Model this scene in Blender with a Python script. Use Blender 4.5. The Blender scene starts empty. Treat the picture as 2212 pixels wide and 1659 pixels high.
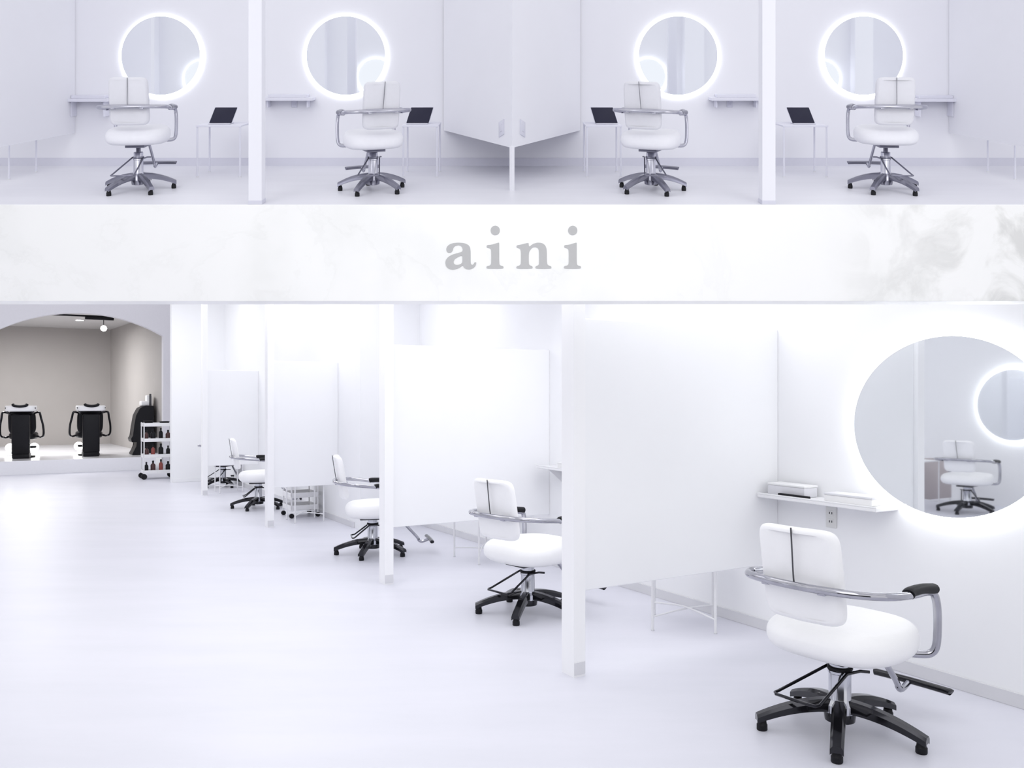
import bpy, bmesh, math, random
from mathutils import Vector, Matrix
random.seed(7)
R = math.radians
S = bpy.context.scene
COL = S.collection

# ------------------------------------------------------------------ camera, world, lights, exposure
FP = 1834.0                       # focal length in pixels of the 2212 px wide frame
CAMZ = 1.43
cd = bpy.data.cameras.new('camera'); cam = bpy.data.objects.new('camera', cd); COL.objects.link(cam)
cam.location = (0, 0, CAMZ); cam.rotation_euler = (R(90), 0, 0)
cd.sensor_width = 36; cd.lens = 36 * FP / 2212; cd.shift_y = 30.5 / 2212; cd.clip_end = 200
S.camera = cam
S.view_settings.view_transform = 'Standard'; S.view_settings.look = 'None'
S.view_settings.gamma = 1; S.view_settings.exposure = 0.12; S.view_settings.use_curve_mapping = False
w = bpy.data.worlds.new('daylight'); S.world = w; w.use_nodes = True
bg = w.node_tree.nodes['Background']; bg.inputs[0].default_value = (0.985, 0.988, 1, 1); bg.inputs[1].default_value = 1.0

def area(name, loc, size, power, rot=(0, 0, 0), col=(1, 1, 1)):
    l = bpy.data.lights.new(name, 'AREA'); l.shape = 'SQUARE'; l.size = size; l.energy = power; l.color = col
    o = bpy.data.objects.new(name, l); COL.objects.link(o); o.location = loc; o.rotation_euler = rot
    return o
area('bay_fill', (3.75, 2.6, 1.98), .7, 3.6)  # added fill lights that brighten the bays, no fittings there
area('bay_fill', (.40, 5.85, 2.42), .8, 5)
area('bay_fill', (-1.05, 8.15, 2.75), .8, 8)
area('bay_fill', (-3.3, 11.2, 3.2), .9, 9)
area('upper_fill', (-3, 3.8, 4.75), 1.5, 15, (R(68), 0, 0))  # pair of added fills above the frame, lifting the upper walls
area('upper_fill', (3, 3.8, 4.75), 1.5, 15, (R(68), 0, 0))
area('hall_fill', (0.6, 5.0, 2.28), 1.8, 9)  # added fills for the lower hall, hidden behind the sign; no ceiling fittings
area('hall_fill', (-1.6, 6.2, 2.5), 1.6, 10)
area('hall_fill', (-2.4, 9.2, 2.9), 2.0, 22)
area('hall_fill', (-5.6, 12.5, 3.2), 2.2, 26)
area('washing_room_fill', (-10.6, 18.2, 3.1), 1.6, 150)  # added fill that lifts the grey walls behind the arch
area('sign_fill', (0, .6, 3.4), 2.4, 25, (R(62), 0, 0))  # added front fills for the sign and near floor, out of view
area('sign_fill', (.4, 1.8, 3.2), 1.6, 5)

# ------------------------------------------------------------------ room frames
A = math.atan(0.5987)             # the lower hall is turned this much against the camera
UX, UY = -math.sin(A), math.cos(A)
VX, VY = math.cos(A), math.sin(A)
def uv(u, v, z=0.0): return Vector((u * UX + v * VX, u * UY + v * VY, z))
K = 0.42                          # rise of the upper storey's raked floor per metre
Z0 = CAMZ - 1.24
def up(x, y, h=0.0): return Vector((x, y, Z0 + K * y + h))
def rake(p): return Vector((p[0], p[1], p[2] + K * p[1]))

# ------------------------------------------------------------------ materials
def mat(name, color, rough=0.5, metal=0.0, coat=0.0, emit=None, estr=0.0, noise=None, bump=None, spec=None):
    m = bpy.data.materials.new(name); m.use_nodes = True; nt = m.node_tree; b = nt.nodes['Principled BSDF']
    b.inputs['Base Color'].default_value = (*color, 1); b.inputs['Roughness'].default_value = rough
    b.inputs['Metallic'].default_value = metal; b.inputs['Coat Weight'].default_value = coat
    if spec is not None: b.inputs['Specular IOR Level'].default_value = spec
    if emit: b.inputs['Emission Color'].default_value = (*emit, 1); b.inputs['Emission Strength'].default_value = estr
    tc = nt.nodes.new('ShaderNodeTexCoord')
    sc, amt = noise if noise else (30, 0.02)
    n = nt.nodes.new('ShaderNodeTexNoise'); n.inputs['Scale'].default_value = sc; n.inputs['Detail'].default_value = 3
    nt.links.new(tc.outputs['Object'], n.inputs['Vector'])
    r = nt.nodes.new('ShaderNodeValToRGB'); r.color_ramp.elements[0].position = .3; r.color_ramp.elements[1].position = .7
    r.color_ramp.elements[0].color = (*[c * (1 - amt) for c in color], 1); r.color_ramp.elements[1].color = (*color, 1)
    nt.links.new(n.outputs['Fac'], r.inputs['Fac']); nt.links.new(r.outputs['Color'], b.inputs['Base Color'])
    if bump:
        n2 = nt.nodes.new('ShaderNodeTexNoise'); n2.inputs['Scale'].default_value = bump[0]
        nt.links.new(tc.outputs['Object'], n2.inputs['Vector'])
        bm_ = nt.nodes.new('ShaderNodeBump'); bm_.inputs['Strength'].default_value = bump[1]; bm_.inputs['Distance'].default_value = .002
        nt.links.new(n2.outputs['Fac'], bm_.inputs['Height']); nt.links.new(bm_.outputs['Normal'], b.inputs['Normal'])
    return m
def floor_mat(name, c1, c2, rough, scale=1.2):
    m = bpy.data.materials.new(name); m.use_nodes = True; nt = m.node_tree; b = nt.nodes['Principled BSDF']
    tc = nt.nodes.new('ShaderNodeTexCoord'); mp = nt.nodes.new('ShaderNodeMapping')
    mp.inputs['Scale'].default_value = (.5, 2.2, 1); nt.links.new(tc.outputs['Object'], mp.inputs['Vector'])
    n = nt.nodes.new('ShaderNodeTexNoise'); n.inputs['Scale'].default_value = scale; n.inputs['Detail'].default_value = 8; n.inputs['Roughness'].default_value = .65
    nt.links.new(mp.outputs['Vector'], n.inputs['Vector'])
    r = nt.nodes.new('ShaderNodeValToRGB'); e = r.color_ramp.elements
    e[0].position = .34; e[0].color = (*c2, 1); e[1].position = .62; e[1].color = (*c1, 1)
    nt.links.new(n.outputs['Fac'], r.inputs['Fac']); nt.links.new(r.outputs['Color'], b.inputs['Base Color'])
    b.inputs['Roughness'].default_value = rough
    return m
def marble_mat():
    m = bpy.data.materials.new('white_marble'); m.use_nodes = True; nt = m.node_tree; b = nt.nodes['Principled BSDF']; L = nt.links.new
    tc = nt.nodes.new('ShaderNodeTexCoord')
    def noise(sc, det, ro, dist=0):
        n = nt.nodes.new('ShaderNodeTexNoise'); n.inputs['Scale'].default_value = sc; n.inputs['Detail'].default_value = det
        n.inputs['Roughness'].default_value = ro; n.inputs['Distortion'].default_value = dist; L(tc.outputs['Object'], n.inputs['Vector']); return n
    def ramp(src, stops):
        r = nt.nodes.new('ShaderNodeValToRGB'); e = r.color_ramp.elements
        while len(e) < len(stops): e.new(.5)
        for k, (p, c) in enumerate(stops): e[k].position = p; e[k].color = (c[0], c[1], c[2], 1)
        L(src, r.inputs['Fac']); return r
    def mul(a, c, fac=1.0):
        x = nt.nodes.new('ShaderNodeMixRGB'); x.blend_type = 'MULTIPLY'; x.inputs[0].default_value = fac
        L(a, x.inputs[1]); L(c, x.inputs[2]); return x.outputs[0]
    cloud = ramp(noise(1.6, 4, .5).outputs['Fac'], [(.36, (.90, .905, .89)), (.50, (.975, .975, .965))])
    v1 = ramp(noise(1.5, 9, .62, .6).outputs['Fac'], [(.488, (1, 1, 1)), (.5, (.80, .80, .79)), (.53, (1, 1, 1))])
    # strong vein field that only lives at the right end of the slab
    sx = nt.nodes.new('ShaderNodeSeparateXYZ'); L(tc.outputs['Object'], sx.inputs[0])
    mr = nt.nodes.new('ShaderNodeMapRange'); mr.inputs[1].default_value = 1.25; mr.inputs[2].default_value = 1.95; L(sx.outputs[0], mr.inputs[0])
    dark = ramp(noise(4.5, 9, .6, .8).outputs['Fac'], [(.40, (.62, .62, .61)), (.5, (.88, .88, .87)), (.56, (1, 1, 1))])
    mx = nt.nodes.new('ShaderNodeMixRGB'); mx.blend_type = 'MIX'; mx.inputs[1].default_value = (1, 1, 1, 1)
    L(mr.outputs[0], mx.inputs[0]); L(dark.outputs['Color'], mx.inputs[2])
    c = mul(cloud.outputs['Color'], v1.outputs['Color'], .16); c = mul(c, mx.outputs[0], .6)
    L(c, b.inputs['Base Color']); b.inputs['Roughness'].default_value = .3
    return m

M = dict(
    wall=mat('white_wall_paint', (.92, .925, .945), .7, noise=(3, .01)),
    panel=mat('white_panel_paint', (.93, .935, .955), .55, noise=(3, .01)),
    post=mat('white_post_paint', (.95, .95, .965), .5, noise=(3, .01)),
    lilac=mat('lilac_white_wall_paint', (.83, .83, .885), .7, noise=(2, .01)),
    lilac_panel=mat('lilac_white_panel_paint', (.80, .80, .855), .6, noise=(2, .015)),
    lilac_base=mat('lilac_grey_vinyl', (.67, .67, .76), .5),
    base=mat('grey_vinyl', (.74, .74, .77), .5, noise=(6, .04)),
    floor=floor_mat('polished_white_floor', (.71, .71, .785), (.675, .68, .75), .38),
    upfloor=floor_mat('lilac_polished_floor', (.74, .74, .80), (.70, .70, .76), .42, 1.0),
    marble=marble_mat(),
    letter=mat('matte_grey_lettering', (.52, .52, .52), .7, noise=(40, .02)),
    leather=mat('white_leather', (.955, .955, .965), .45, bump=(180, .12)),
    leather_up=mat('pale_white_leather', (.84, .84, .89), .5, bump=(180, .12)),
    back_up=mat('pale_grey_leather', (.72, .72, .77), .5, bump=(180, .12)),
    chrome=mat('chrome', (.50, .50, .55), .06, 1.0, noise=(8, .25)),
    chrome_bright=mat('brushed_chrome', (.60, .61, .66), .14, 1.0, noise=(10, .2)),
    dark_chrome=mat('dark_reflection_metal', (.022, .022, .028), .12, .6, .15, noise=(10, .3)),  # dark base colour stands in for dark reflections in the polished chair legs
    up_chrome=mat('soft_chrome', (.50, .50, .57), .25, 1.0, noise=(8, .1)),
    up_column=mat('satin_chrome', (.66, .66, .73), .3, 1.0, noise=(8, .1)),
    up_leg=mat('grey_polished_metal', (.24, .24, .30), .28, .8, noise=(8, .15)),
    rubber=mat('black_rubber', (.008, .008, .011), .55, spec=.25),
    black=mat('black_vinyl', (.005, .005, .008), .4, spec=.25),
    zipc=mat('dark_grey_zip', (.07, .07, .08), .6),
    zip_up=mat('grey_zip', (.20, .20, .23), .6),
    white_metal=mat('white_powder_coat', (.86, .86, .88), .4),
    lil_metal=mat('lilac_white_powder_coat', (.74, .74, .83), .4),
    screen=mat('dark_screen', (.022, .022, .045), .5, spec=.2),
    mirror=mat('silvered_glass', (.84, .86, .88), .02, 1.0, noise=(2, .005)),
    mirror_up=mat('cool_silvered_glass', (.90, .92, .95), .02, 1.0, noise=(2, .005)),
    led=mat('led_strip', (1, 1, 1), .5, emit=(.98, 1, .99), estr=5),
    led_up=mat('cool_led_strip', (1, 1, 1), .5, emit=(.97, 1, .98), estr=3.2),
    bulb=mat('lamp_glass', (1, 1, 1), .5, emit=(1, .99, .96), estr=14),
    greywall=mat('warm_grey_wall_paint', (.45, .425, .41), .8, noise=(1.2, .05)),
    greyceil=mat('pale_grey_ceiling_paint', (.55, .54, .54), .8),
    archwall=mat('pale_lilac_grey_paint', (.72, .71, .76), .8),
    step=mat('white_step_paint', (.88, .88, .92), .6),
    greyfloor=floor_mat('grey_stone_floor', (.70, .70, .72), (.56, .55, .58), .3),
    charcoal=mat('charcoal_contrast_paint', (.03, .03, .035), .7),
    brown=mat('dark_brown_glass', (.06, .02, .02), .2),
    red=mat('dark_red_plastic', (.28, .06, .05), .4),
    pink=mat('pinkish_grey_fabric', (.52, .47, .48), .8),
    outlet=mat('cream_plastic', (.74, .74, .73), .4),
    box=mat('white_card', (.86, .86, .87), .6),
    boxc=mat('pale_grey_card', (.74, .74, .78), .6),
)

# ------------------------------------------------------------------ mesh helpers
def link(name, me, m, parent=None, loc=(0, 0, 0), rz=0.0):
    o = bpy.data.objects.new(name, me); COL.objects.link(o)
    if m is not None and len(me.materials) == 0: me.materials.append(m)
    if parent is not None: o.parent = parent
    o.location = loc; o.rotation_euler = (0, 0, rz)
    return o
def mesh(bm, tf=None, sharp=35):
    if tf:
        for v in bm.verts: v.co = tf(v.co)
    bmesh.ops.recalc_face_normals(bm, faces=bm.faces)
    me = bpy.data.meshes.new('shape'); bm.to_mesh(me); bm.free()
    for p in me.polygons: p.use_smooth = True
    me.set_sharp_from_angle(angle=R(sharp))
    return me
def box(bm, x0, x1, y0, y1, z0, z1, bev=0.0, seg=2):
    vs = [bm.verts.new(p) for p in ((x0, y0, z0), (x1, y0, z0), (x1, y1, z0), (x0, y1, z0), (x0, y0, z1), (x1, y0, z1), (x1, y1, z1), (x0, y1, z1))]
    fs = [bm.faces.new([vs[i] for i in q]) for q in ((0, 3, 2, 1), (4, 5, 6, 7), (0, 1, 5, 4), (1, 2, 6, 5), (2, 3, 7, 6), (3, 0, 4, 7))]
    if bev > 0:
        es = list({e for f in fs for e in f.edges})
        bmesh.ops.bevel(bm, geom=es, offset=bev, segments=seg, affect='EDGES', profile=.5)
    return bm
def quad_prism(bm, pts, z0, z1):
    """a vertical prism over a plan polygon; z0 / z1 may be functions of (x, y)"""
    f0 = z0 if callable(z0) else (lambda x, y: z0); f1 = z1 if callable(z1) else (lambda x, y: z1)
    lo = [bm.verts.new((p[0], p[1], f0(p[0], p[1]))) for p in pts]; hi = [bm.verts.new((p[0], p[1], f1(p[0], p[1]))) for p in pts]
    n = len(pts); bm.faces.new(lo[::-1]); bm.faces.new(hi)
    for i in range(n): bm.faces.new((lo[i], lo[(i + 1) % n], hi[(i + 1) % n], hi[i]))
    return bm
def cyl(bm, c, r0, r1, h, n=24, bev=0.0):
    prof = [(r0, 0), (r1, h)]
    if bev: prof = [(r0 - bev, 0), (r0, bev), (r1, h - bev), (r1 - bev, h)]
    return lathe(bm, prof, c, n)
def lathe(bm, prof, c=(0, 0, 0), n=32):
    rings = []
    for r, z in prof:
        rings.append([bm.verts.new((c[0] + r * math.cos(2 * math.pi * i / n), c[1] + r * math.sin(2 * math.pi * i / n), c[2] + z)) for i in range(n)])
    for a, b in zip(rings, rings[1:]):
        for i in range(n): bm.faces.new((a[i], a[(i + 1) % n], b[(i + 1) % n], b[i]))
    bm.faces.new(rings[0][::-1]); bm.faces.new(rings[-1])
    return bm
def spline(pts, k=6):
    P = [Vector(p) for p in pts]; P = [P[0] * 2 - P[1]] + P + [P[-1] * 2 - P[-2]]; out = []
    for i in range(1, len(P) - 2):
        a, b, c, d = P[i - 1:i + 3]
        for j in range(k):
            t = j / k
            out.append(.5 * ((2 * b) + (c - a) * t + (2 * a - 5 * b + 4 * c - d) * t * t + (3 * b - a - 3 * c + d) * t ** 3))
    out.append(P[-2]); return out
def tube(bm, pts, r, n=12, smooth=0, flat=1.0, closed=False):
    P = spline(pts, smooth) if smooth else [Vector(p) for p in pts]
    m = len(P); rings = []; nrm = None
    for i in range(m):
        if closed: t = (P[(i + 1) % m] - P[i - 1])
        else: t = P[min(i + 1, m - 1)] - P[max(i - 1, 0)]
        t.normalize()
        if nrm is None:
            ref = Vector((0, 0, 1)) if abs(t.z) < .9 else Vector((0, 1, 0)); nrm = (ref - t * ref.dot(t)).normalized()
        else: nrm = (nrm - t * nrm.dot(t)).normalized()
        b = t.cross(nrm); rr = r(i / (m - 1)) if callable(r) else r
        rings.append([bm.verts.new(P[i] + nrm * (rr * flat * math.sin(2 * math.pi * j / n)) + b * (rr * math.cos(2 * math.pi * j / n))) for j in range(n)])
    prs = list(zip(rings, rings[1:])) + ([(rings[-1], rings[0])] if closed else [])
    for a, b in prs:
        for j in range(n): bm.faces.new((a[j], a[(j + 1) % n], b[(j + 1) % n], b[j]))
    if not closed: bm.faces.new(rings[0][::-1]); bm.faces.new(rings[-1])
    return bm
def cushion(bm, rx, ry, th, n=2.6, edge=.05, crown=.012, seg=48, fn=None):
    """a padded slab with a superellipse plan, rounded rim and a slightly domed top, z from 0 to th"""
    prof = []
    for i in range(7):
        a = -math.pi / 2 + math.pi * i / 12; prof.append((edge * (1 - math.cos(a)), edge + edge * math.sin(a)))
    for i in range(7):
        a = math.pi / 2 * i / 6; prof.append((edge * (1 - math.cos(a)), th - edge + edge * math.sin(a)))
    for ins, dz in ((.10, .35), (.16, .75), (.22, 1.0)): prof.append((ins, th + crown * dz))
    rings = []
    for ins, z in prof:
        ring = []
        for k in range(seg):
            t = 2 * math.pi * k / seg; c, s = math.cos(t), math.sin(t)
            x = (max(rx - ins, .01)) * math.copysign(abs(c) ** (2 / n), c); y = (max(ry - ins, .01)) * math.copysign(abs(s) ** (2 / n), s)
            p = Vector((x, y, z)); ring.append(bm.verts.new(fn(p) if fn else p))
        rings.append(ring)
    for a, b in zip(rings, rings[1:]):
        for j in range(seg): bm.faces.new((a[j], a[(j + 1) % seg], b[(j + 1) % seg], b[j]))
    bm.faces.new(rings[0][::-1]); bm.faces.new(rings[-1])
    return bm
def new(): return bmesh.new()
def tag(o, label=None, cat=None, group=None, kind=None):
    if label: o['label'] = label
    if cat: o['category'] = cat
    if group: o['group'] = group
    if kind: o['kind'] = kind
    return o
def empty(name, loc, label, cat, group=None, rz=0.0):
    o = bpy.data.objects.new(name, None); COL.objects.link(o); o.location = loc; o.rotation_euler = (0, 0, rz); o.empty_display_size = .1
    return tag(o, label, cat, group)
def struct(name, bm, m, tf=None): return tag(link(name, mesh(bm, tf), m), kind='structure')
def copy_tree(o, parent=None):
    c = o.copy(); COL.objects.link(c)
    if parent is not None: c.parent = parent
    for ch in list(o.children): copy_tree(ch, c)
    return c

# ================================================================== LOWER HALL: shell
def roofline(x, y): return 1.5 + .155 * y          # tops of the lower walls climb under the raked storey above
fl = new(); quad_prism(fl, [(-16, -1.5), (5.5, -1.5), (5.5, 24), (-16, 24)], -.12, 0)
struct('floor', fl, M['floor'])
def wall_uv(name, pts, m, z0=0.0, z1=roofline):
    b = new(); quad_prism(b, [uv(u, v)[:2] for u, v in pts], z0, z1); return struct(name, b, m)
WV = 4.03
wall_uv('wall_right', [(-.2, WV), (-.2, WV + .15), (8.9, WV + .15), (8.9, WV)], M['wall'])
wall_uv('wall_right_far', [(8.9, 3.32), (8.9, 3.47), (15.3, 3.47), (15.3, 3.32)], M['wall'])
wall_uv('wall_jog', [(8.75, 3.32), (8.75, WV), (8.9, WV), (8.9, 3.32)], M['wall'])
wall_uv('wall_end', [(15.3, 2.44), (15.3, 3.6), (15.45, 3.6), (15.45, 2.44)], M['wall'])
wall_uv('wall_passage', [(15.45, 2.6), (15.45, 2.7), (18.45, 3.3), (18.45, 3.2)], M['wall'])
b = new(); box(b, -5, 3.2, -1.6, -1.45, 0, 1.9); struct('wall_chrome_contrast', b, M['charcoal'])  # unseen dark board added behind the camera for the chrome to reflect
wall_uv('wall_left', [(-.2, -3.55), (-.2, -3.4), (18.5, -3.4), (18.5, -3.55)], M['wall'], z1=3.0)
# baseboards
def skirting(name, u0, u1, v): 
    b = new(); quad_prism(b, [uv(u0, v)[:2], uv(u0, v - .012)[:2], uv(u1, v - .012)[:2], uv(u1, v)[:2]], 0.001, .065); return struct(name, b, M['base'])
skirting('baseboard_right', 0, 8.75, WV - .001)
skirting('baseboard_right_far', 8.92, 15.28, 3.319)
b = new(); quad_prism(b, [uv(15.299, 2.45)[:2], uv(15.287, 2.45)[:2], uv(15.287, 3.3)[:2], uv(15.299, 3.3)[:2]], .001, .06); struct('baseboard_end', b, M['wall'])

# arched wall with the raised washing room behind it
AU = 18.5
def arch_wall():
    bm = new(); v0, v1 = -.1, 2.79; zs, rise = 2.70, .39; ch = (v1 - v0) / 2; Rr = (ch * ch + rise * rise) / (2 * rise); vc = (v0 + v1) / 2; zc = zs + rise - Rr
    top = lambda v: 4.6
    cols = [(-3.4, 0.0), (v0, 0.0)]
    # left pier
    quad_prism(bm, [uv(AU, -3.4)[:2], uv(AU, v0)[:2], uv(AU + .2, v0)[:2], uv(AU + .2, -3.4)[:2]], 0, 4.4)
    quad_prism(bm, [uv(AU, v1)[:2], uv(AU, v1 + .6)[:2], uv(AU + .2, v1 + .6)[:2], uv(AU + .2, v1)[:2]], 0, 4.4)
    n = 28; loF, loB, hiF, hiB = [], [], [], []
    for i in range(n + 1):
        v = v0 + (v1 - v0) * i / n; z = zc + math.sqrt(Rr * Rr - (v - vc) ** 2)
        loF.append(bm.verts.new(uv(AU, v, z))); loB.append(bm.verts.new(uv(AU + .2, v, z))); hiF.append(bm.verts.new(uv(AU, v, 4.4))); hiB.append(bm.verts.new(uv(AU + .2, v, 4.4)))
    for i in range(n):
        bm.faces.new((loF[i], loF[i + 1], hiF[i + 1], hiF[i])); bm.faces.new((loB[i + 1], loB[i], hiB[i], hiB[i + 1]))
        bm.faces.new((loF[i + 1], loF[i], loB[i], loB[i + 1])); bm.faces.new((hiF[i], hiF[i + 1], hiB[i + 1], hiB[i]))
    return struct('wall_arch', bm, M['archwall'])
arch_wall()
b = new(); quad_prism(b, [uv(AU - .16, -3.3)[:2], uv(AU - .16, 2.62)[:2], uv(24.4, 2.9)[:2], uv(24.4, -3.3)[:2]], .001, .25); struct('floor_washing_room', b, M['greyfloor'])
b = new(); quad_prism(b, [uv(AU - .20, -3.3)[:2], uv(AU - .20, 2.62)[:2], uv(AU - .16, 2.62)[:2], uv(AU - .16, -3.3)[:2]], .001, .255); struct('trim_1', b, M['step'])
wall_uv('wall_washing_back', [(24.2, -3.4), (24.2, 2.5), (24.35, 2.5), (24.35, -3.4)], M['greywall'], .25, 3.3)
wall_uv('wall_washing_right', [(AU + .2, 2.79), (24.2, 2.37), (24.2, 2.5), (AU + .2, 2.92)], M['greywall'], .25, 3.3)
wall_uv('wall_washing_left', [(AU + .2, -3.4), (24.2, -3.4), (24.2, -3.3), (AU + .2, -3.3)], M['greywall'], .25, 3.3)
b = new(); quad_prism(b, [uv(AU + .2, -3.4)[:2], uv(AU + .2, 3.0)[:2], uv(24.4, 2.6)[:2], uv(24.4, -3.4)[:2]], 3.2, 3.3); struct('ceiling_washing_room', b, M['greyceil'])

# ================================================================== LOWER HALL: partitions on posts
def partition(u, vend, label, panel_u=.06):
    base = uv(u, 2.5)
    e = empty('partition', base, label, 'partition', 'white partitions between the styling bays'); e.rotation_euler = (0, 0, A)
    # local x = across (v), local y = along (u)
    top = lambda x, y: roofline(*(Matrix.Rotation(A, 3, 'Z') @ Vector((x, y, 0)) + base)[:2])
    b = new(); quad_prism(b, [(0, 0), (.072, 0), (.072, .11), (0, .11)], 0.0, top); link('post', mesh(b), M['post'], e)
    b = new(); quad_prism(b, [(.002, -.003), (.070, -.003), (.070, .001), (.002, .001)], .012, .075); link('kick_plate', mesh(b), M['base'], e)['label'] = 'grey kick plate'
    b = new(); box(b, .072, vend - 2.5, .03, .07, .43, 1.845, .004, 1); link('panel', mesh(b), M['panel'], e)
    return e
partition(3.56, WV, 'nearest tall white partition with post, behind the nearest white salon chair')
partition(6.07, WV, 'second white partition on a post, right behind the chair seen beside its foot')
partition(9.43, 3.32, 'third white partition from the front, trolley showing under its bottom edge')
partition(13.0, 3.32, 'farthest white partition on a thin post, behind the two far chairs')

# ================================================================== salon chair
def chair_meshes(tf=None, lift=0.0, mir=1, upper=False, head=0.0, base=0.0):
    """every part as (name, mesh, material, children); tf bakes the raked storey's slope in"""
    ch = M['up_chrome'] if upper else M['chrome']; rot = Matrix.Rotation(head, 3, 'Z')
    def T(p):
        q = Vector(p)
        if upper: q.x *= .84; q.y *= .84; q = rot @ q; q.x *= mir; q = tf(q)
        return q
    def TB(ang):
        r2 = Matrix.Rotation(ang, 3, 'Z')
        def f(p):
            q = r2 @ Vector(p)
            if upper: q.x *= .84; q.y *= .84; q.x *= mir; q = tf(q)
            return q
        return f
    L = lift; parts = []
    # pump column
    b = new(); lathe(b, [(.064, .085), (.064, .125), (.052, .14), (.046, .15), (.046, .255), (.049, .258), (.049, .268), (.044, .27), (.044, .318), (.040, .322)], n=32)
    parts.append(('pump_column', mesh(b, T), M['up_column'] if upper else M['chrome_bright'], []))
    b = new(); lathe(b, [(.05, .272), (.0525, .274), (.0525, .284), (.05, .286)], n=32); parts.append(('collar', mesh(b, T), M['rubber'] if not upper else M['up_leg'], []))
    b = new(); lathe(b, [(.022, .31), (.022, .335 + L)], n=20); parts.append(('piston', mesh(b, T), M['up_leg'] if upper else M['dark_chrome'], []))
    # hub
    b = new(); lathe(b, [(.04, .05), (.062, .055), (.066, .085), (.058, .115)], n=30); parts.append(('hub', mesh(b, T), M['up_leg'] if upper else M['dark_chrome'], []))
    # legs
    def leg_bm():
        b = new(); n = 12; rings = []
        for i in range(n + 1):
            t = i / n; r = .045 + .305 * t; z = .122 - .070 * t ** 1.9; wdt = .030 - .004 * t; hh = .026 - .009 * t
            rings.append([b.verts.new((r, sx * wdt * k, z + dz)) for sx, k, dz in ((-1, 1, -hh), (-1, 1, hh * .3), (-1, .6, hh), (1, .6, hh), (1, 1, hh * .3), (1, 1, -hh), (1, .55, -hh * .5), (-1, .55, -hh * .5))])
        for a, c in zip(rings, rings[1:]):
            for j in range(8): b.faces.new((a[j], a[(j + 1) % 8], c[(j + 1) % 8], c[j]))
        b.faces.new(rings[0][::-1]); b.faces.new(rings[-1]); return b
    def foot_bm(): b = new(); lathe(b, [(.021, 0), (.023, .004), (.023, .024), (.02, .028), (.018, .042)], (.326, 0, 0), 16); return b
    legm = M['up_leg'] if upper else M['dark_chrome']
    if upper:
        for i in range(5):
            a = base + i * R(72)
            parts.append(('leg', mesh(leg_bm(), TB(a)), legm, [('foot', mesh(foot_bm(), TB(a)), M['rubber'])]))
    else:
        lm, fm = mesh(leg_bm()), mesh(foot_bm())
        for i in range(5): parts.append(('leg', lm, legm, [('foot', fm, M['rubber'])]))
    # pedal loop
    b = new(); tube(b, [(-.052, -.01, .278), (-.06, -.03, .27), (-.20, -.15, .155), (-.205, -.17, .15), (-.19, -.185, .15), (-.02, -.185, .15), (0, -.18, .15), (.012, -.165, .155), (.055, -.035, .27), (.075, .03, .275), (.10, .06, .272)], .0068, 8)
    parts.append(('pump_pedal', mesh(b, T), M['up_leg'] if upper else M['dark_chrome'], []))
    # seat
    b = new(); cushion(b, .29, .272, .132, 3.0, .058, .010, fn=lambda p: Vector((p.x * (1 - .10 * max(0, p.y) / .25), p.y + .025, p.z + .350 + L + (.02 * (p.y / .25) if p.z > .08 else 0) * .4)))
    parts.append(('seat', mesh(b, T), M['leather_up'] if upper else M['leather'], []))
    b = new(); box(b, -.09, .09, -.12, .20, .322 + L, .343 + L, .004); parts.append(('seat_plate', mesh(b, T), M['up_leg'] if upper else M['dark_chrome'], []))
    # backrest: slab bent round the sitter and leaning back a little
    def bend(p):
        x, zz, t = p.x, p.y, p.z
        return Vector((x, -.245 + .9 * x * x - (zz + .2) * .17 + t - .05, .715 + zz + L))
    b = new(); cushion(b, .182, .195, .055, 8, .022, .004, fn=bend)
    z = new(); tube(z, [bend(Vector((0.01, .195, -.002))), bend(Vector((0.006, .10, -.004))), bend(Vector((0, .0, -.004))), bend(Vector((0, -.05, -.003)))], .0035, 6, 5)
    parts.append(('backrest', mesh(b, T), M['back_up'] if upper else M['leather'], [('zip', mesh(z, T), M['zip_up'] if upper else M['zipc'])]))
    # hooped arm rail
    half = [(-.20, .16, .365), (-.235, .19, .358), (-.275, .225, .363), (-.293, .24, .40), (-.296, .245, .50), (-.294, .24, .575), (-.29, .22, .618), (-.288, .17, .63), (-.30, .05, .637), (-.318, -.08, .652), (-.315, -.19, .664), (-.25, -.285, .672), (-.13, -.335, .676), (0, -.348, .677)]
    pts = half + [(-x, y, z) for x, y, z in half[-2::-1]]; pts = [(x, y, z + L) for x, y, z in pts]
    b = new(); tube(b, pts, .0165, 14, 5); parts.append(('arm_rail', mesh(b, T), ch, []))
    for s in (-1, 1):
        b = new(); tube(b, [(s * .303, -.005, .645 + L), (s * .298, .02, .650 + L), (s * .290, .12, .648 + L), (s * .289, .225, .636 + L)], .026, 14, 4, .85)
        parts.append(('armrest_pad', mesh(b, T), M['rubber'] if not upper else M['up_leg'], []))
        b = new(); box(b, s * .13 - .018, s * .13 + .018, -.345, -.235, .655 + L, .685 + L, .005); parts.append(('back_bracket', mesh(b, T), ch, []))
    # footrest
    b = new(); tube(b, [(.03, .20, .345 + L), (.03, .24, .32 + L), (.03, .40, .15 + L), (.03, .42, .115 + L), (.03, .45, .10 + L), (.03, .51, .12 + L)], .0135, 10, 3); parts.append(('footrest_stem', mesh(b, T), ch, []))
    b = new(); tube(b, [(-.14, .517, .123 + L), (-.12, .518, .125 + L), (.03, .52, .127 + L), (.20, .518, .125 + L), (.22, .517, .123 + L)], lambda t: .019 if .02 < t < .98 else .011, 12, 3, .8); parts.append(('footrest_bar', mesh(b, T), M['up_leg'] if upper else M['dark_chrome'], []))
    return parts
def assemble(e, parts):
    for nme, me, m, subs in parts:
        o = link(nme, me, m, e)
        for n2, me2, m2 in subs: link(n2, me2, m2, o)
CH_G = 'white salon chairs in the lower styling bays'
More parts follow.
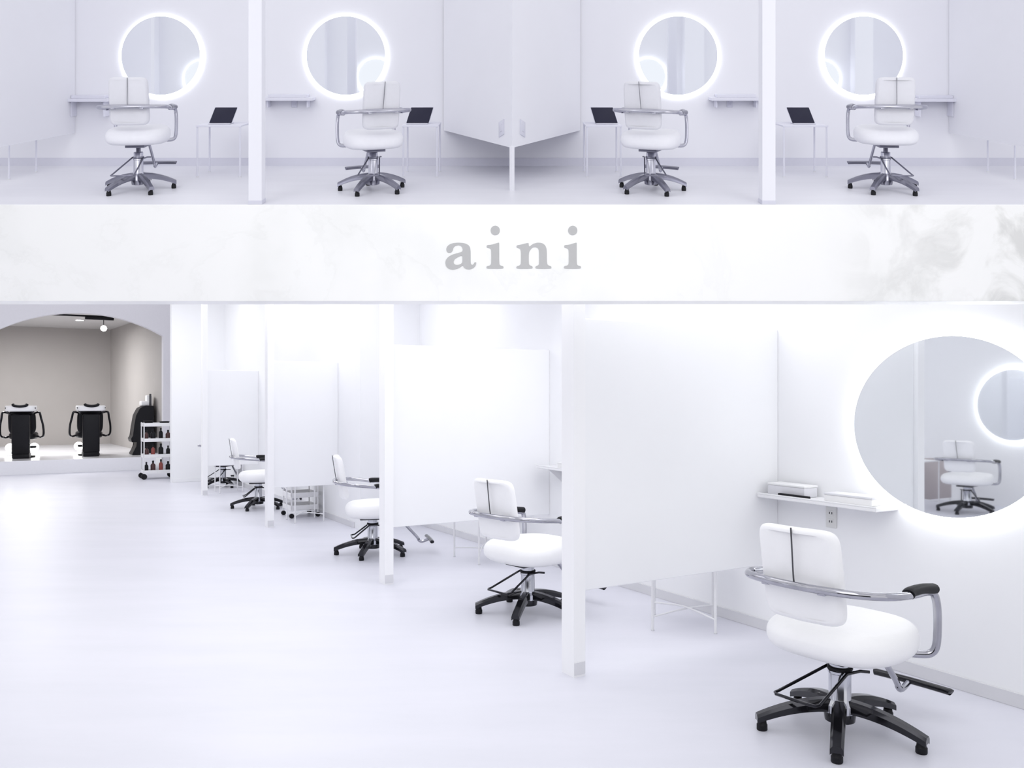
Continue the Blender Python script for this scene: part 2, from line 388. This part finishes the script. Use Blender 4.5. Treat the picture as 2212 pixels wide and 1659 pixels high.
proto = empty('salon_chair', (0, 0, 0), 'x', 'chair', CH_G); assemble(proto, chair_meshes())
chairs_low = [   # x, y, heading (facing azimuth), base angle, label
    (1.403, 3.633, 37, 31, 'largest white salon chair, nearest, under the big glowing oval mirror'),
    (.105, 5.66, 42, 40, 'white salon chair just left of the nearest post, its right edge cut off'),
    (-1.28, 7.80, 14, 46, 'white salon chair half hidden by the second post, footrest poking out right'),
    (-3.30, 11.05, 20, 46, 'white salon chair half hidden by the third post, only arm rest and seat showing'),
    (-4.68, 13.75, 80, 25, 'farthest white salon chair, only its dark base and lower column showing'),
]
def place(c, x, y, az, base, label):
    c.location = (x, y, 0); h = R(az - 90); c.rotation_euler = (0, 0, h); c['label'] = label; k = 0
    for chd in c.children:
        if chd.name.startswith('leg'): chd.rotation_euler = (0, 0, R(base) + k * R(72) - h); k += 1
for i, (x, y, az, ba, lb) in enumerate(chairs_low):
    c = proto if i == 0 else copy_tree(proto); place(c, x, y, az, ba, lb)
p = uv(6.2, -2.42); c = copy_tree(proto); place(c, p.x, p.y, math.degrees(A) + 180 - 12, 20, 'white salon chair seen only as a reflection inside the big oval mirror')

# ================================================================== round mirrors
def mirror_thing(loc, rx, rz_, rotz, label, group, mglass, mled, gap=.045, rim=.026, ledw=1.0):
    e = empty('round_mirror', loc, label, 'mirror', group, rotz)
    def disc(sx, sz, y0, y1, n=96):
        b = new(); quad = [(sx * math.cos(2 * math.pi * i / n), sz * math.sin(2 * math.pi * i / n)) for i in range(n)]
        f = [b.verts.new((x, y0, z)) for x, z in quad]; k = [b.verts.new((x, y1, z)) for x, z in quad]
        b.faces.new(f); b.faces.new(k[::-1])
        for i in range(n): b.faces.new((f[i], k[i], k[(i + 1) % n], f[(i + 1) % n]))
        return b
    link('glass', mesh(disc(rx, rz_, -gap - .008, -gap)), mglass, e)
    b = new(); n = 96; pts = [(rx * ledw * math.cos(2 * math.pi * i / n), -gap * .55, rz_ * ledw * math.sin(2 * math.pi * i / n)) for i in range(n)]
    tube(b, pts, gap * .38, 8, closed=True); link('light_ring', mesh(b), mled, e)['label'] = 'glowing white light ring'
    link('backing', mesh(disc(rx * .6, rz_ * .6, -gap, 0.0)), M['white_metal'], e)
    return e
mc = uv(2.49, WV, 1.29); mirror_thing(mc, .52, .445, A - R(90) + R(0), 'big glowing oval mirror on the wall behind the nearest salon chair', 'glowing mirrors of the lower hall', M['mirror'], M['led'], .05, ledw=1.0)
oc = uv(6.15, -3.4, 1.34); mirror_thing(oc, .47, .47, A + R(90), 'smaller glowing round mirror seen as a reflection inside the big oval mirror', 'glowing mirrors of the lower hall', M['mirror'], M['led'], .05)

# ================================================================== side tables
def side_table(loc, rz, wx, wy, h, label, group, m, tf=None, cross=True, bake=None):
    e = empty('side_table', loc, label, 'table', group, rz if not tf else 0)
    rm = Matrix.Rotation(rz, 3, 'Z')
    T = (lambda p: tf(rm @ Vector(p))) if tf else None
    b = new(); box(b, -wx / 2, wx / 2, -wy / 2, wy / 2, h - .016, h, .003, 1); link('tabletop', mesh(b, T), m, e)
    for sx in (-1, 1):
        for sy in (-1, 1):
            b = new(); cx, cy = sx * (wx / 2 - .012), sy * (wy / 2 - .012)
            cyl(b, (cx, cy, .006), .0085, .0085, h - .022, 10); o = link('leg', mesh(b, T), m, e)
            b = new(); cyl(b, (cx, cy, 0), .011, .011, .008, 10); link('foot', mesh(b, T), M['base'], o)
    if cross:
        for s in (-1, 1):
            b = new(); tube(b, [(-wx / 2 + .012, -s * (wy / 2 - .012), .085), (0, 0, .105 + .008 * s), (wx / 2 - .012, s * (wy / 2 - .012), .085)], .006, 8, 4); link('cross_brace', mesh(b, T), m, e)
    return e
TG = 'white wire-legged side tables in the lower hall'
def qc(u0, v0): return uv(u0, v0)
t = qc(4.05, 3.69); side_table(t, A + R(48), .40, .40, .5, 'white wire-legged side table with crossed braces, legs showing under the nearest partition', TG, M['white_metal'])
t = qc(6.62, 3.66); side_table(t, A + R(2), .36, .46, .5, 'white wire-legged side table, legs showing left of the second salon chair', TG, M['white_metal'])
t = qc(9.75, 3.02); side_table(t, A, .36, .36, .5, 'white side table with thin legs under the third partition, beside the trolley', TG, M['white_metal'])
t = qc(13.35, 2.95); side_table(t, A, .36, .36, .5, 'far white side table under the farthest partition, beside the farthest chair', TG, M['white_metal'])
t = qc(6.85, -2.3); side_table(t, A, .45, .45, .62, 'white side table seen only in the big oval mirror, left of the reflected chair', TG, M['white_metal'])
# pinkish screen seen behind it in the mirror
sc = empty('folding_screen', uv(6.95, -2.72), 'low pinkish grey screen seen in the big oval mirror beside the reflected chair', 'screen', rz=A)
b = new(); box(b, -.55, .15, -.02, .02, .06, .62, .008); link('screen_panel', mesh(b), M['pink'], sc)
for s in (-.55, .15):
    b = new(); cyl(b, (s, 0, 0), .014, .014, .68, 12); link('screen_post', mesh(b), M['white_metal'], sc)

# ================================================================== wall shelves, outlet, things on the shelf (lower hall)
def wall_shelf(u0, u1, z, label, brackets=True):
    e = empty('wall_shelf', uv((u0 + u1) / 2, WV, z), label, 'shelf', 'white wall shelves of the lower hall', A - R(90))
    # local +x = -u ... local -y = -v (into the hall)
    hl = abs(u1 - u0) / 2
    b = new(); box(b, -hl, hl, -.19, -.001, -.02, 0, .004, 1); link('shelf_board', mesh(b), M['white_metal'], e)
    b = new(); box(b, -hl, hl, -.19, -.182, -.001, .008, .002, 1); link('front_lip', mesh(b), M['white_metal'], e)
    for sx in (-hl + .12, hl - .12) if brackets else ():
        b = new(); quad_prism(b, [(sx - .004, -.15), (sx + .004, -.15), (sx + .004, -.002), (sx - .004, -.002)], lambda x, y: -.02 - .12 * ((y + .15) / .15) - .004, -.02); link('bracket', mesh(b), M['white_metal'], e)
    return e
wall_shelf(2.78, 3.58, .862, 'white wall shelf holding two white boxes, behind the nearest chair back', False)
wall_shelf(5.02, 6.02, .862, 'white wall shelf on a bracket left of the nearest post, above the second chair')
def on_shelf(name, u, v, z, sx, sy, sz, m, label, cat, lid=None, rot=0):
    e = empty(name, uv(u, v, z), label, cat, rz=A - R(90) + rot)
    b = new(); box(b, -sx / 2, sx / 2, -sy / 2, sy / 2, 0, sz, .004); link('case', mesh(b), m, e)
    if lid:
        b = new(); box(b, -sx / 2 - .002, sx / 2 + .002, -sy / 2 - .002, sy / 2 + .002, sz, sz + .012, .003); link('lid', mesh(b), lid, e)
    return e
on_shelf('storage_box', 3.41, 3.945, .863, .27, .11, .055, M['boxc'], 'pale grey box at the left end of the near wall shelf', 'box', M['box'])
on_shelf('tray_box', 2.99, 3.945, .863, .30, .11, .035, M['box'], 'flat white box at the right end of the near wall shelf', 'box', M['boxc'])
on_shelf('tablet', 3.33, 3.868, .863, .22, .02, .016, M['rubber'], 'thin black tablet lying in front of the pale grey box on the shelf', 'tablet')
on_shelf('storage_box', 5.5, 3.945, .863, .55, .11, .03, M['box'], 'flat white box on the wall shelf left of the nearest post', 'box', M['box'])
def outlet(loc, rz, label, m, tf=None, g=None, sc_=1.0):
    e = empty('wall_outlet', loc, label, 'outlet', g, rz)
    b = new(); box(b, -.036 * sc_, .036 * sc_, -.008, 0, -.06 * sc_, .06 * sc_, .004); link('cover_plate', mesh(b), m, e)
    for sz in (.024, -.024):
        b = new(); box(b, -.018 * sc_, .018 * sc_, -.0095, -.007, (sz - .015) * sc_, (sz + .015) * sc_, .001, 1); o = link('socket', mesh(b), m, e)
        for sx in (-.008, .008):
            b = new(); box(b, (sx - .0022) * sc_, (sx + .0022) * sc_, -.0115, -.0090, (sz - .006) * sc_, (sz + .006) * sc_); link('slot', mesh(b), M['zipc'] if m is M['outlet'] else M['lilac_base'], o)
    return e
outlet(uv(3.20, WV, .755), A - R(90), 'cream double wall outlet just under the near wall shelf', M['outlet'])

# ================================================================== trolley and bottle cart
def cart(name, loc, rz, wx, wy, tiers, h, label, cat, mshelf, wheel=.028):
    e = empty(name, loc, label, cat, rz=rz)
    for sx in (-1, 1):
        for sy in (-1, 1):
            b = new(); cyl(b, (sx * (wx / 2 - .01), sy * (wy / 2 - .01), wheel * 2), .009, .009, h - wheel * 2, 10); o = link('post', mesh(b), M['white_metal'], e)
            b = new(); tube(b, [(sx * (wx / 2 - .01), sy * (wy / 2 - .01) - .012, wheel), (sx * (wx / 2 - .01), sy * (wy / 2 - .01) + .012, wheel)], wheel, 16); cyl(b, (sx * (wx / 2 - .01), sy * (wy / 2 - .01), wheel), .008, .008, wheel, 8); link('caster', mesh(b), M['rubber'], o)
    for z in tiers:
        b = new(); box(b, -wx / 2, wx / 2, -wy / 2, wy / 2, z, z + .012, .002, 1)
        for s in (-1, 1):
            box(b, -wx / 2, wx / 2, s * (wy / 2 - .004) - .004, s * (wy / 2 - .004) + .004, z + .012, z + .06, .002, 1)
            box(b, s * (wx / 2 - .004) - .004, s * (wx / 2 - .004) + .004, -wy / 2, wy / 2, z + .012, z + .06, .002, 1)
        link('tray', mesh(b), mshelf, e)
    return e
tp = Vector((-2.57, 10.32, 0)); cart('salon_trolley', tp, A, .34, .36, (.09, .24, .38), .62, 'white wheeled trolley with open trays, showing under the third partition', 'trolley', M['white_metal'])
rp = Vector((-6.33, 15.15, 0)); cart('bottle_cart', rp, A, .5, .36, (.10, .38, .66, .93), 1.0, 'white tiered cart crowded with dark bottles, beside the arched opening', 'cart', M['white_metal'], .05)
def bottle(loc, r, h, m, label, k):
    e = empty('bottle', loc, label, 'bottle', 'bottles on the white tiered cart')
    b = new(); lathe(b, [(r * .95, 0), (r, .005), (r, h * .62), (r * .7, h * .72), (r * .34, h * .78), (r * .34, h * .84)], n=16); link('bottle_body', mesh(b), m, e)
    b = new(); lathe(b, [(r * .42, h * .82), (r * .42, h * .97), (r * .3, h)], n=12); link('cap', mesh(b), M['rubber'], e)
bl = {0: 'lowest', 1: 'second lowest', 2: 'second highest', 3: 'top'}
adj = [('left end', -.19), ('left of centre', -.08), ('right of centre', .05), ('right end', .17)]
rotA = Matrix.Rotation(A, 3, 'Z')
for ti, z in enumerate((.113, .393, .673)):
    for k, (wd, x) in enumerate(adj):
        m = (M['black'], M['brown'], M['brown' if ti == 2 else 'red'], M['black'])[(k + ti) % 4]; cn = ('black', 'dark brown', 'dark brown' if ti == 2 else 'dark red', 'black')[(k + ti) % 4]
        q = rp + rotA @ Vector((x, -.07, z)); h = .19 + .02 * ((k * 7 + ti * 3) % 3)
        bottle(q, .042 if (k + ti) % 2 else .034, h, m, '%s bottle, %s, %s tray of the white cart' % (cn, wd, bl[ti]), k)
for k, (x, wd, h) in enumerate(((-.15, 'left', .075), (.12, 'right', .06))):
    q = rp + rotA @ Vector((x, 0, .943)); e = empty('black_case', q, 'flat black case on the %s side of the cart top tray' % wd, 'case', rz=A + .2 * k)
    b = new(); box(b, -.07, .07, -.05, .05, 0, h, .01); link('case_body', mesh(b), M['black'], e)
    b = new(); box(b, -.072, .072, -.052, .052, h, h + .012, .004); link('lid', mesh(b), M['rubber'], e)

# ================================================================== washing chairs behind the arch
def wash_chair(loc, rz, label):
    e = empty('washing_chair', loc, label, 'chair', 'black washing chairs behind the arch', rz)
    b = new(); box(b, -.15, .15, -.12, .2, 0, .10, .02); box(b, -.155, .155, -.14, .02, .08, .86, .03, 3); link('column', mesh(b), M['black'], e)
    b = new(); cushion(b, .27, .22, .12, 3.5, .035, 0, fn=lambda p: Vector((p.x, p.y, p.z + .92)))
    for v in b.verts:
        if v.co.z > 1.035 : v.co.z -= .03
    link('basin', mesh(b), M['leather'], e)
    b = new(); tube(b, [(-.12, -.20, 1.06), (-.10, -.215, 1.035), (0, -.225, 1.02), (.10, -.215, 1.035), (.12, -.20, 1.06)], .028, 10, 4); link('neck_rest', mesh(b), M['rubber'], e)
    b = new(); cushion(b, .25, .30, .14, 3, .05, .01, fn=lambda p: Vector((p.x, p.y + .42, p.z + .36))); link('seat', mesh(b), M['black'], e)
    b = new(); cushion(b, .24, .26, .10, 4, .04, .0, fn=lambda p: Vector((p.x, .10 + p.z * .9 - p.y * .25, .70 + p.y))); link('backrest', mesh(b), M['black'], e)
    for s in (-1, 1):
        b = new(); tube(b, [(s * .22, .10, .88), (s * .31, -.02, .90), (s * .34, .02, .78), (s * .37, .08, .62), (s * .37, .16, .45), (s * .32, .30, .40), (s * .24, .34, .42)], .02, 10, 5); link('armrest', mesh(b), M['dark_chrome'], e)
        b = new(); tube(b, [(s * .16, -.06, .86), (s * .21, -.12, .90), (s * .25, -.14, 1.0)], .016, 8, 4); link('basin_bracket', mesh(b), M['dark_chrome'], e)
    b = new(); tube(b, [(0, .6, .40), (0, .72, .22), (0, .9, .18)], .03, 10, 4); box(b, -.18, .18, .82, 1.0, .15, .20, .015); link('leg_rest', mesh(b), M['black'], e)
    b = new(); lathe(b, [(.20, 0), (.21, .01), (.20, .03), (.06, .05), (.05, .37)], (0, .42, 0), 28); link('pedestal', mesh(b), M['black'], e)
    return e
def at_floor(px, u, z): 
    r = (px - 1106) / FP; t = u / (UY + UX * r); return Vector((r * t, t, z))
wash_chair(at_floor(46, 19.2, .25), A - .12, 'black washing chair with white basin at the far left edge')
wash_chair(at_floor(196, 19.2, .25), A, 'black washing chair with white basin in the middle of the arched opening')
# bulky black recliner at the right jamb
rc = empty('recliner', at_floor(310, 19.3, .25), 'bulky black recliner beside the right jamb of the arch, behind the cart', 'chair', rz=A)
prof = [(.28, 1.02), (.02, 1.03), (-.16, .97), (-.28, .82), (-.34, .60), (-.36, .40), (-.44, .34), (-.40, .26), (-.24, .28), (-.26, .18), (-.40, .02), (-.40, .0), (.28, 0)]
b = new(); f = [b.verts.new((x * .62, -.25, z)) for x, z in prof]; k = [b.verts.new((x * .62, .3, z)) for x, z in prof]; b.faces.new(f); b.faces.new(k[::-1])
for i in range(len(prof)): b.faces.new((f[i], k[i], k[(i + 1) % len(prof)], f[(i + 1) % len(prof)]))
bmesh.ops.bevel(b, geom=[e_ for e_ in b.edges], offset=.02, segments=2, affect='EDGES', clamp_overlap=True)
link('shell', mesh(b), M['black'], rc)
b = new(); box(b, -.06, .15, -.15, .2, 1.02, 1.12, .02); box(b, .05, .16, -.1, .15, 1.10, 1.24, .015); link('basin', mesh(b), M['leather'], rc)
b = new(); box(b, .09, .13, -.17, -.15, 1.03, 1.27, .005); link('hose_panel', mesh(b), M['zipc'], rc)
# spotlight on its track, downlight
tr = empty('track_spotlight', at_floor(215, 20.2, 3.2), 'white spotlight hanging from a black ceiling track behind the arch', 'spotlight', rz=A)
b = new(); box(b, -1.7, .6, -.02, .02, -.035, -.001, .004); link('track', mesh(b), M['black'], tr)
b = new(); box(b, -.28, .28, -.04, .04, -.09, -.035, .01); link('driver_box', mesh(b), M['black'], tr)
b = new(); cyl(b, (.08, 0, -.22), .008, .008, .14, 8); link('stem', mesh(b), M['black'], tr)
b = new(); bmesh.ops.create_uvsphere(b, u_segments=20, v_segments=12, radius=.062, matrix=Matrix.Translation((.08, -.01, -.27))); link('lamp_head', mesh(b), M['bulb'], tr)['label'] = 'glowing round lamp head'
dl = empty('downlight', at_floor(172, 21.5, 3.2), 'small glowing downlight in the ceiling behind the arch', 'downlight', rz=A)
b = new(); lathe(b, [(.10, -.012), (.11, -.008), (.11, -.001)], n=24); link('rim', mesh(b), M['white_metal'], dl)
b = new(); lathe(b, [(.08, -.016), (.08, -.010)], n=24); link('diffuser', mesh(b), M['bulb'], dl)
for px, g in ((22, 'left of the far left washing chair'), (74, 'right of the far left washing chair'), (170, 'left of the middle washing chair')):
    e = empty('floor_lamp', at_floor(px, 20.2, .25), 'small glowing floor lamp ' + g, 'lamp', 'floor lamps behind the arch')
    b = new(); lathe(b, [(.06, 0), (.06, .02), (.02, .03), (.02, .08)], n=16); link('lamp_base', mesh(b), M['white_metal'], e)
    b = new(); bmesh.ops.create_uvsphere(b, u_segments=16, v_segments=10, radius=.09, matrix=Matrix.Translation((0, 0, .16))); link('globe', mesh(b), M['bulb'], e)

# ================================================================== MARBLE SIGN between the storeys
YB = 3.45; SP = YB / FP
def sx_(px): return (px - 1106) * SP
def sz_(py): return (860 - py) * SP + CAMZ
zb, zt = sz_(650.5), sz_(442)
sg = empty('marble_sign', (0, YB, zb), 'long white marble sign with grey lower case lettering, spanning between the storeys', 'sign')
b = new(); box(b, -3.2, 2.6, 0, .12, 0, zt - zb, .001, 1); link('marble_slab', mesh(b), M['marble'], sg)
def glyph(outlines, name='letter'):
    cu = bpy.data.curves.new('g', 'CURVE'); cu.dimensions = '2D'; cu.fill_mode = 'BOTH'; cu.extrude = .0012
    for o in outlines:
        pts = [((x / 5.821 + 920), (y / 5.821 + 460)) for x, y in o]
        for _ in range(2):
            q = []
            for i in range(len(pts)):
                a, c = pts[i], pts[(i + 1) % len(pts)]; q.append((a[0] * .8 + c[0] * .2, a[1] * .8 + c[1] * .2)); q.append((a[0] * .2 + c[0] * .8, a[1] * .2 + c[1] * .8))
            pts = q
        s = cu.splines.new('POLY'); s.points.add(len(pts) - 1); s.use_cyclic_u = True
        for k, (x, y) in enumerate(pts): s.points[k].co = (sx_(x), sz_(y) - zb, 0, 1)
    tmp = bpy.data.objects.new('g', cu); COL.objects.link(tmp); bpy.context.view_layer.update()
    me = bpy.data.meshes.new_from_object(tmp); bpy.data.objects.remove(tmp); bpy.data.curves.remove(cu)
    me.transform(Matrix.Rotation(R(90), 4, 'X')); me.transform(Matrix.Translation((0, -.0012, 0)))
    return link(name, me, M['letter'], sg)
ga = [(255, 460), (262, 430), (290, 400), (340, 380), (410, 374), (480, 380), (530, 400), (555, 430), (563, 480), (563, 625), (570, 648), (585, 655), (600, 645), (612, 620), (636, 622), (627, 660), (602, 690), (560, 709), (510, 706), (480, 688), (465, 655), (430, 685), (380, 706), (330, 713), (285, 701), (255, 670), (244, 630), (252, 590), (280, 555), (330, 525), (400, 505), (455, 490), (465, 460), (455, 425), (430, 408), (400, 405), (365, 415), (345, 440), (335, 480), (315, 498), (285, 500), (262, 485)]
gah = [(460, 530), (400, 555), (360, 582), (347, 615), (357, 645), (388, 656), (425, 650), (460, 627)]
gi = [(765, 405), (830, 400), (915, 373), (922, 378), (922, 400), (922, 640), (935, 662), (970, 668), (978, 685), (968, 700), (768, 700), (760, 685), (768, 668), (805, 662), (822, 640), (822, 470), (810, 445), (785, 440), (764, 434)]
gn = [(1140, 408), (1200, 398), (1285, 376), (1292, 382), (1297, 430), (1340, 392), (1400, 373), (1460, 378), (1500, 406), (1521, 460), (1522, 640), (1540, 662), (1570, 668), (1580, 685), (1570, 700), (1385, 700), (1374, 685), (1385, 668), (1412, 660), (1423, 640), (1423, 480), (1410, 440), (1370, 425), (1330, 440), (1302, 480), (1294, 520), (1294, 640), (1305, 660), (1335, 668), (1344, 685), (1334, 700), (1145, 700), (1135, 685), (1146, 668), (1178, 662), (1195, 640), (1195, 480), (1185, 450), (1160, 440), (1140, 434)]
dot = [(872 + 59 * math.cos(2 * math.pi * i / 20), 220 + 59 * math.sin(2 * math.pi * i / 20)) for i in range(20)]
glyph([ga, gah]); glyph([gi, dot]); glyph([gn]); glyph([[(x + 974, y) for x, y in gi], [(x + 974, y) for x, y in dot]])

# ================================================================== UPPER STOREY: raked salon
YW = 8.48
fz = lambda x, y: Z0 + K * y
b = new(); quad_prism(b, [(-6.2, 6.3), (6.2, 6.3), (6.2, YW + .15), (-6.2, YW + .15)], lambda x, y: fz(x, y) - .1, fz); struct('floor_upper', b, M['upfloor'])
b = new(); box(b, -6.2, 6.2, YW, YW + .15, up(0, YW).z - .1, 6.3); struct('wall_upper_back', b, M['lilac'])
b = new(); box(b, -6.2, 6.2, YW - .012, YW - .0005, up(0, YW).z - .01, up(0, YW).z + .075); struct('baseboard_upper', b, M['lilac_base'])
# opposite wall of the upper storey, seen only in its mirrors
b = new(); box(b, -11, 11, -.95, -.8, 5.6, 12.5); struct('wall_upper_front', b, M['lilac_panel'])
for k, x in enumerate((-7.4, -3.9, 3.9, 7.4)):
    b = new(); box(b, x - .35, x + .05, -.8, -.55, 5.6, 12.5); struct('trim_%d' % (k + 2), b, M['lilac'])
G_R = 'ring-lit mirrors of the opposite upper wall'
for px, py, lb in ((437, 170, 'the leftmost upper mirror'), (812, 166, 'the second upper mirror from the left'),
                   (1400, 166, 'the third upper mirror from the left'), (1775, 170, 'the rightmost upper mirror')):
    D = 2 * YW + .8 - .1; X = (px - 1106) / FP * D; Zm = CAMZ + (860 - py) / FP * D
    mirror_thing((X, -.8, Zm), .37, .37, R(180), 'small glowing ring mirror reflected in ' + lb, G_R, M['mirror_up'], M['led_up'], .06)

# hanging partitions, sloping bottoms follow the raked floor
def up_panel(p0, p1, h, th, label, mirrorx=1, post=None):
    (x0, y0), (x1, y1) = p0, p1
    x0 *= mirrorx; x1 *= mirrorx
    e = empty('hanging_partition', up(x0, y0, 0), label, 'partition', 'pale hanging partitions of the upper salon')
    d = Vector((x1 - x0, y1 - y0, 0)).normalized(); n = Vector((-d.y, d.x, 0)) * th / 2; o = up(x0, y0, 0)
    pts = [(x0 + n.x, y0 + n.y), (x1 + n.x, y1 + n.y), (x1 - n.x, y1 - n.y), (x0 - n.x, y0 - n.y)]
    b = new(); quad_prism(b, pts, lambda x, y: fz(x, y) + h, 6.25); bmesh.ops.translate(b, verts=b.verts, vec=-o); link('panel', mesh(b), M['lilac_panel'], e)
    return e
up_panel((-4.37, YW - .02), (-4.46, 6.45), .33, .03, 'pale hanging partition at the far left of the upper salon')
up_panel((-4.37, YW - .02), (-4.46, 6.45), .33, .03, 'pale hanging partition at the far right of the upper salon', -1)
e = empty('corner_partition', up(0, 7.06, 0), 'pale pointed partition with a thin post at the centre of the upper salon', 'partition')
o_ = up(0, 7.06, 0); b = new(); quad_prism(b, [(-.68, YW - .02), (0, 7.06), (.68, YW - .02)], lambda x, y: fz(x, y) + .355, 6.25); bmesh.ops.translate(b, verts=b.verts, vec=-o_); link('panel', mesh(b), M['lilac_panel'], e)
b = new(); quad_prism(b, [(-.021, 7.07), (0, 7.045), (.021, 7.07), (.021, 7.10), (-.021, 7.10)], fz, lambda x, y: fz(x, y) + .37); bmesh.ops.translate(b, verts=b.verts, vec=-o_); link('post', mesh(b), M['lilac'], e)
dn = Vector((.68, YW - .02 - 7.06, 0)).normalized()
for s, wd in ((-1, 'left'), (1, 'right')):
    q = Vector((s * dn.x * .20, 7.06 + dn.y * .20, 0)); c = up(q.x, q.y, .50)
    e = empty('wall_switch', c, 'tall grey switch plate on the %s face of the central pointed partition' % wd, 'switch', 'switch plates of the upper salon', s * (math.pi / 2 - math.atan2(dn.x, dn.y)))
    ang = math.atan2(dn.y, s * dn.x); e.rotation_euler = (0, 0, ang + (math.pi if s < 0 else 0))
    b = new(); box(b, -.05, .05, -.008, .001, -.065, .065, .003); link('cover_plate', mesh(b), M['lilac_base'], e)
    b = new(); box(b, -.02, .02, -.012, -.007, -.03, .03, .002); link('rocker', mesh(b), M['lilac_base'], e)
# free posts
for s, wd in ((-1, 'left'), (1, 'right')):
    e = empty('partition_post', up(s * 1.955, 6.5, 0), 'pale square full-height post on the %s side of the upper salon' % wd, 'post', 'posts of the upper salon')
    b = new(); quad_prism(b, [(-.05, -.04), (.05, -.04), (.05, .06), (-.05, .06)], lambda x, y: K * y, 6.25 - up(0, 6.5).z); link('shaft', mesh(b), M['lilac'], e)
    b = new(); quad_prism(b, [(-.052, -.042), (.052, -.042), (.052, .062), (-.052, .062)], lambda x, y: K * y + .001, lambda x, y: K * y + .03); link('foot_plate', mesh(b), M['lilac_base'], e)
# mirrors
for px, lb in ((345, 'leftmost glowing round mirror of the upper salon'), (746, 'second glowing round mirror from the left in the upper salon'), (1466, 'third glowing round mirror from the left in the upper salon'), (1868, 'rightmost glowing round mirror of the upper salon')):
    yy = YW - .055; mirror_thing((( px - 1106) / FP * yy, YW, CAMZ + (860 - 118) / FP * yy), .392, .392, 0, lb, 'glowing mirrors of the upper salon', M['mirror_up'], M['led_up'], .024, ledw=1.03)
# wall shelves of the upper storey (they lean with the rake)
def up_shelf(px0, px1, py, label, boxed=False):
    x0, x1 = (px0 - 1106) / FP * (YW - .08), (px1 - 1106) / FP * (YW - .08); z = CAMZ + (860 - py) / FP * (YW - .08)
    e = empty('wall_shelf', ((x0 + x1) / 2, YW, z), label, 'shelf', 'pale wall shelves of the upper salon'); hl = (x1 - x0) / 2
    b = new(); box(b, -hl, hl, -.15, 0, -.03, 0, .003, 1); link('shelf_board', mesh(b, rake), M['lil_metal'], e)
    b = new(); box(b, -hl * .75, hl * .75, -.10, -.002, .0, .03, .003, 1); link('tray', mesh(b, rake), M['lil_metal'], e)
    for sx in (-hl + .06, hl - .06):
        b = new(); box(b, sx - .006, sx + .006, -.11, -.001, -.10 if not boxed else -.18, -.03, .002, 1); link('bracket', mesh(b, rake), M['lil_metal'], e)
up_shelf(143, 240, 205, 'pale wall shelf left of the leftmost upper salon chair', True)
up_shelf(566, 678, 203, 'pale wall shelf beside the left upper post, above a wall outlet')
up_shelf(2212 - 678, 2212 - 566, 203, 'pale wall shelf beside the right upper post, above a wall outlet')
up_shelf(2212 - 240, 2212 - 143, 205, 'pale wall shelf right of the rightmost upper salon chair', True)
for px, wd in ((636, 'left'), (1576, 'right')):
    outlet(((px - 1106) / FP * YW, YW - .0005, CAMZ + (860 - 222) / FP * YW), 0, 'pale wall outlet under the shelf beside the %s upper post' % wd, M['lilac_base'], g='outlets of the upper salon', sc_=.8)
# tables and tablets
UG = 'pale side tables of the upper salon'
def up_table(px0, px1, label, s=1, y=7.92):
    x0, x1 = (px0 - 1106) / FP * y, (px1 - 1106) / FP * y; p = up((x0 + x1) / 2 * s, y)
    return side_table(p, 0, x1 - x0, .34, .475, label, UG, M['lil_metal'], tf=rake, cross=False)
def tablet(pxc, label, s=1, y=7.86, lean=1):
    x = (pxc - 1106) / FP * y * s; p = up(x, y, .476)
    e = empty('tablet', p, label, 'tablet', 'dark tablets standing on the upper side tables')
    sk = .28 * lean
    def T(q): q = Vector(q); return rake(Vector((q.x + q.z * sk, q.y + q.z * .35, q.z)))
    b = new(); box(b, -.103, .103, -.004, .004, .010, .150, .003, 1); link('screen', mesh(b, T), M['screen'], e)
    b = new(); box(b, -.11, .11, .003, .010, .004, .157, .003, 1); link('case', mesh(b, T), M['lil_metal'], e)
    b = new(); box(b, -.10, .10, -.03, .09, 0, .008, .002, 1); link('stand', mesh(b, rake), M['lil_metal'], e)
up_table(437, 533, 'pale side table with a tablet beside the leftmost upper chair')
up_table(873, 950, 'pale side table with a tablet behind the second upper chair')
up_table(873, 950, 'pale side table with a tablet behind the third upper chair', -1)
up_table(437, 533, 'pale side table with a tablet beside the rightmost upper chair', -1)
tablet(475, 'dark tablet on the table right of the leftmost upper chair'); tablet(901, 'dark tablet touching the arm rail of the second upper chair')
tablet(901, 'dark tablet touching the arm rail of the third upper chair', -1, lean=-1)
tablet(475, 'dark tablet on the table left of the rightmost upper chair', -1, lean=-1)
for s, wd in ((-1, 'left'), (1, 'right')):
    side_table(up(s * 4.72, 7.85), 0, .42, .46, .6, 'pale side table, only its legs showing under the far %s hanging partition' % wd, UG, M['lil_metal'], tf=rake, cross=False)
# chairs
HG = 'white salon chairs of the upper salon'
def up_chair(px, y, head, base, lift, mir, label):
    x = (px - 1106) / FP * y
    e = empty('salon_chair', up(x, y), label, 'chair', HG)
    assemble(e, chair_meshes(rake, lift, mir, True, R(head), R(base)))
up_chair(299, 7.06, 6.6, 25, .045, 1, 'leftmost white salon chair of the upper salon')
up_chair(806, 7.06, 26, 36, .01, 1, 'second white salon chair from the left in the upper salon')
up_chair(2212 - 806, 7.06, 26, 36, .01, -1, 'third white salon chair from the left in the upper salon')
up_chair(2212 - 299, 7.06, 6.6, 25, .045, -1, 'rightmost white salon chair of the upper salon')
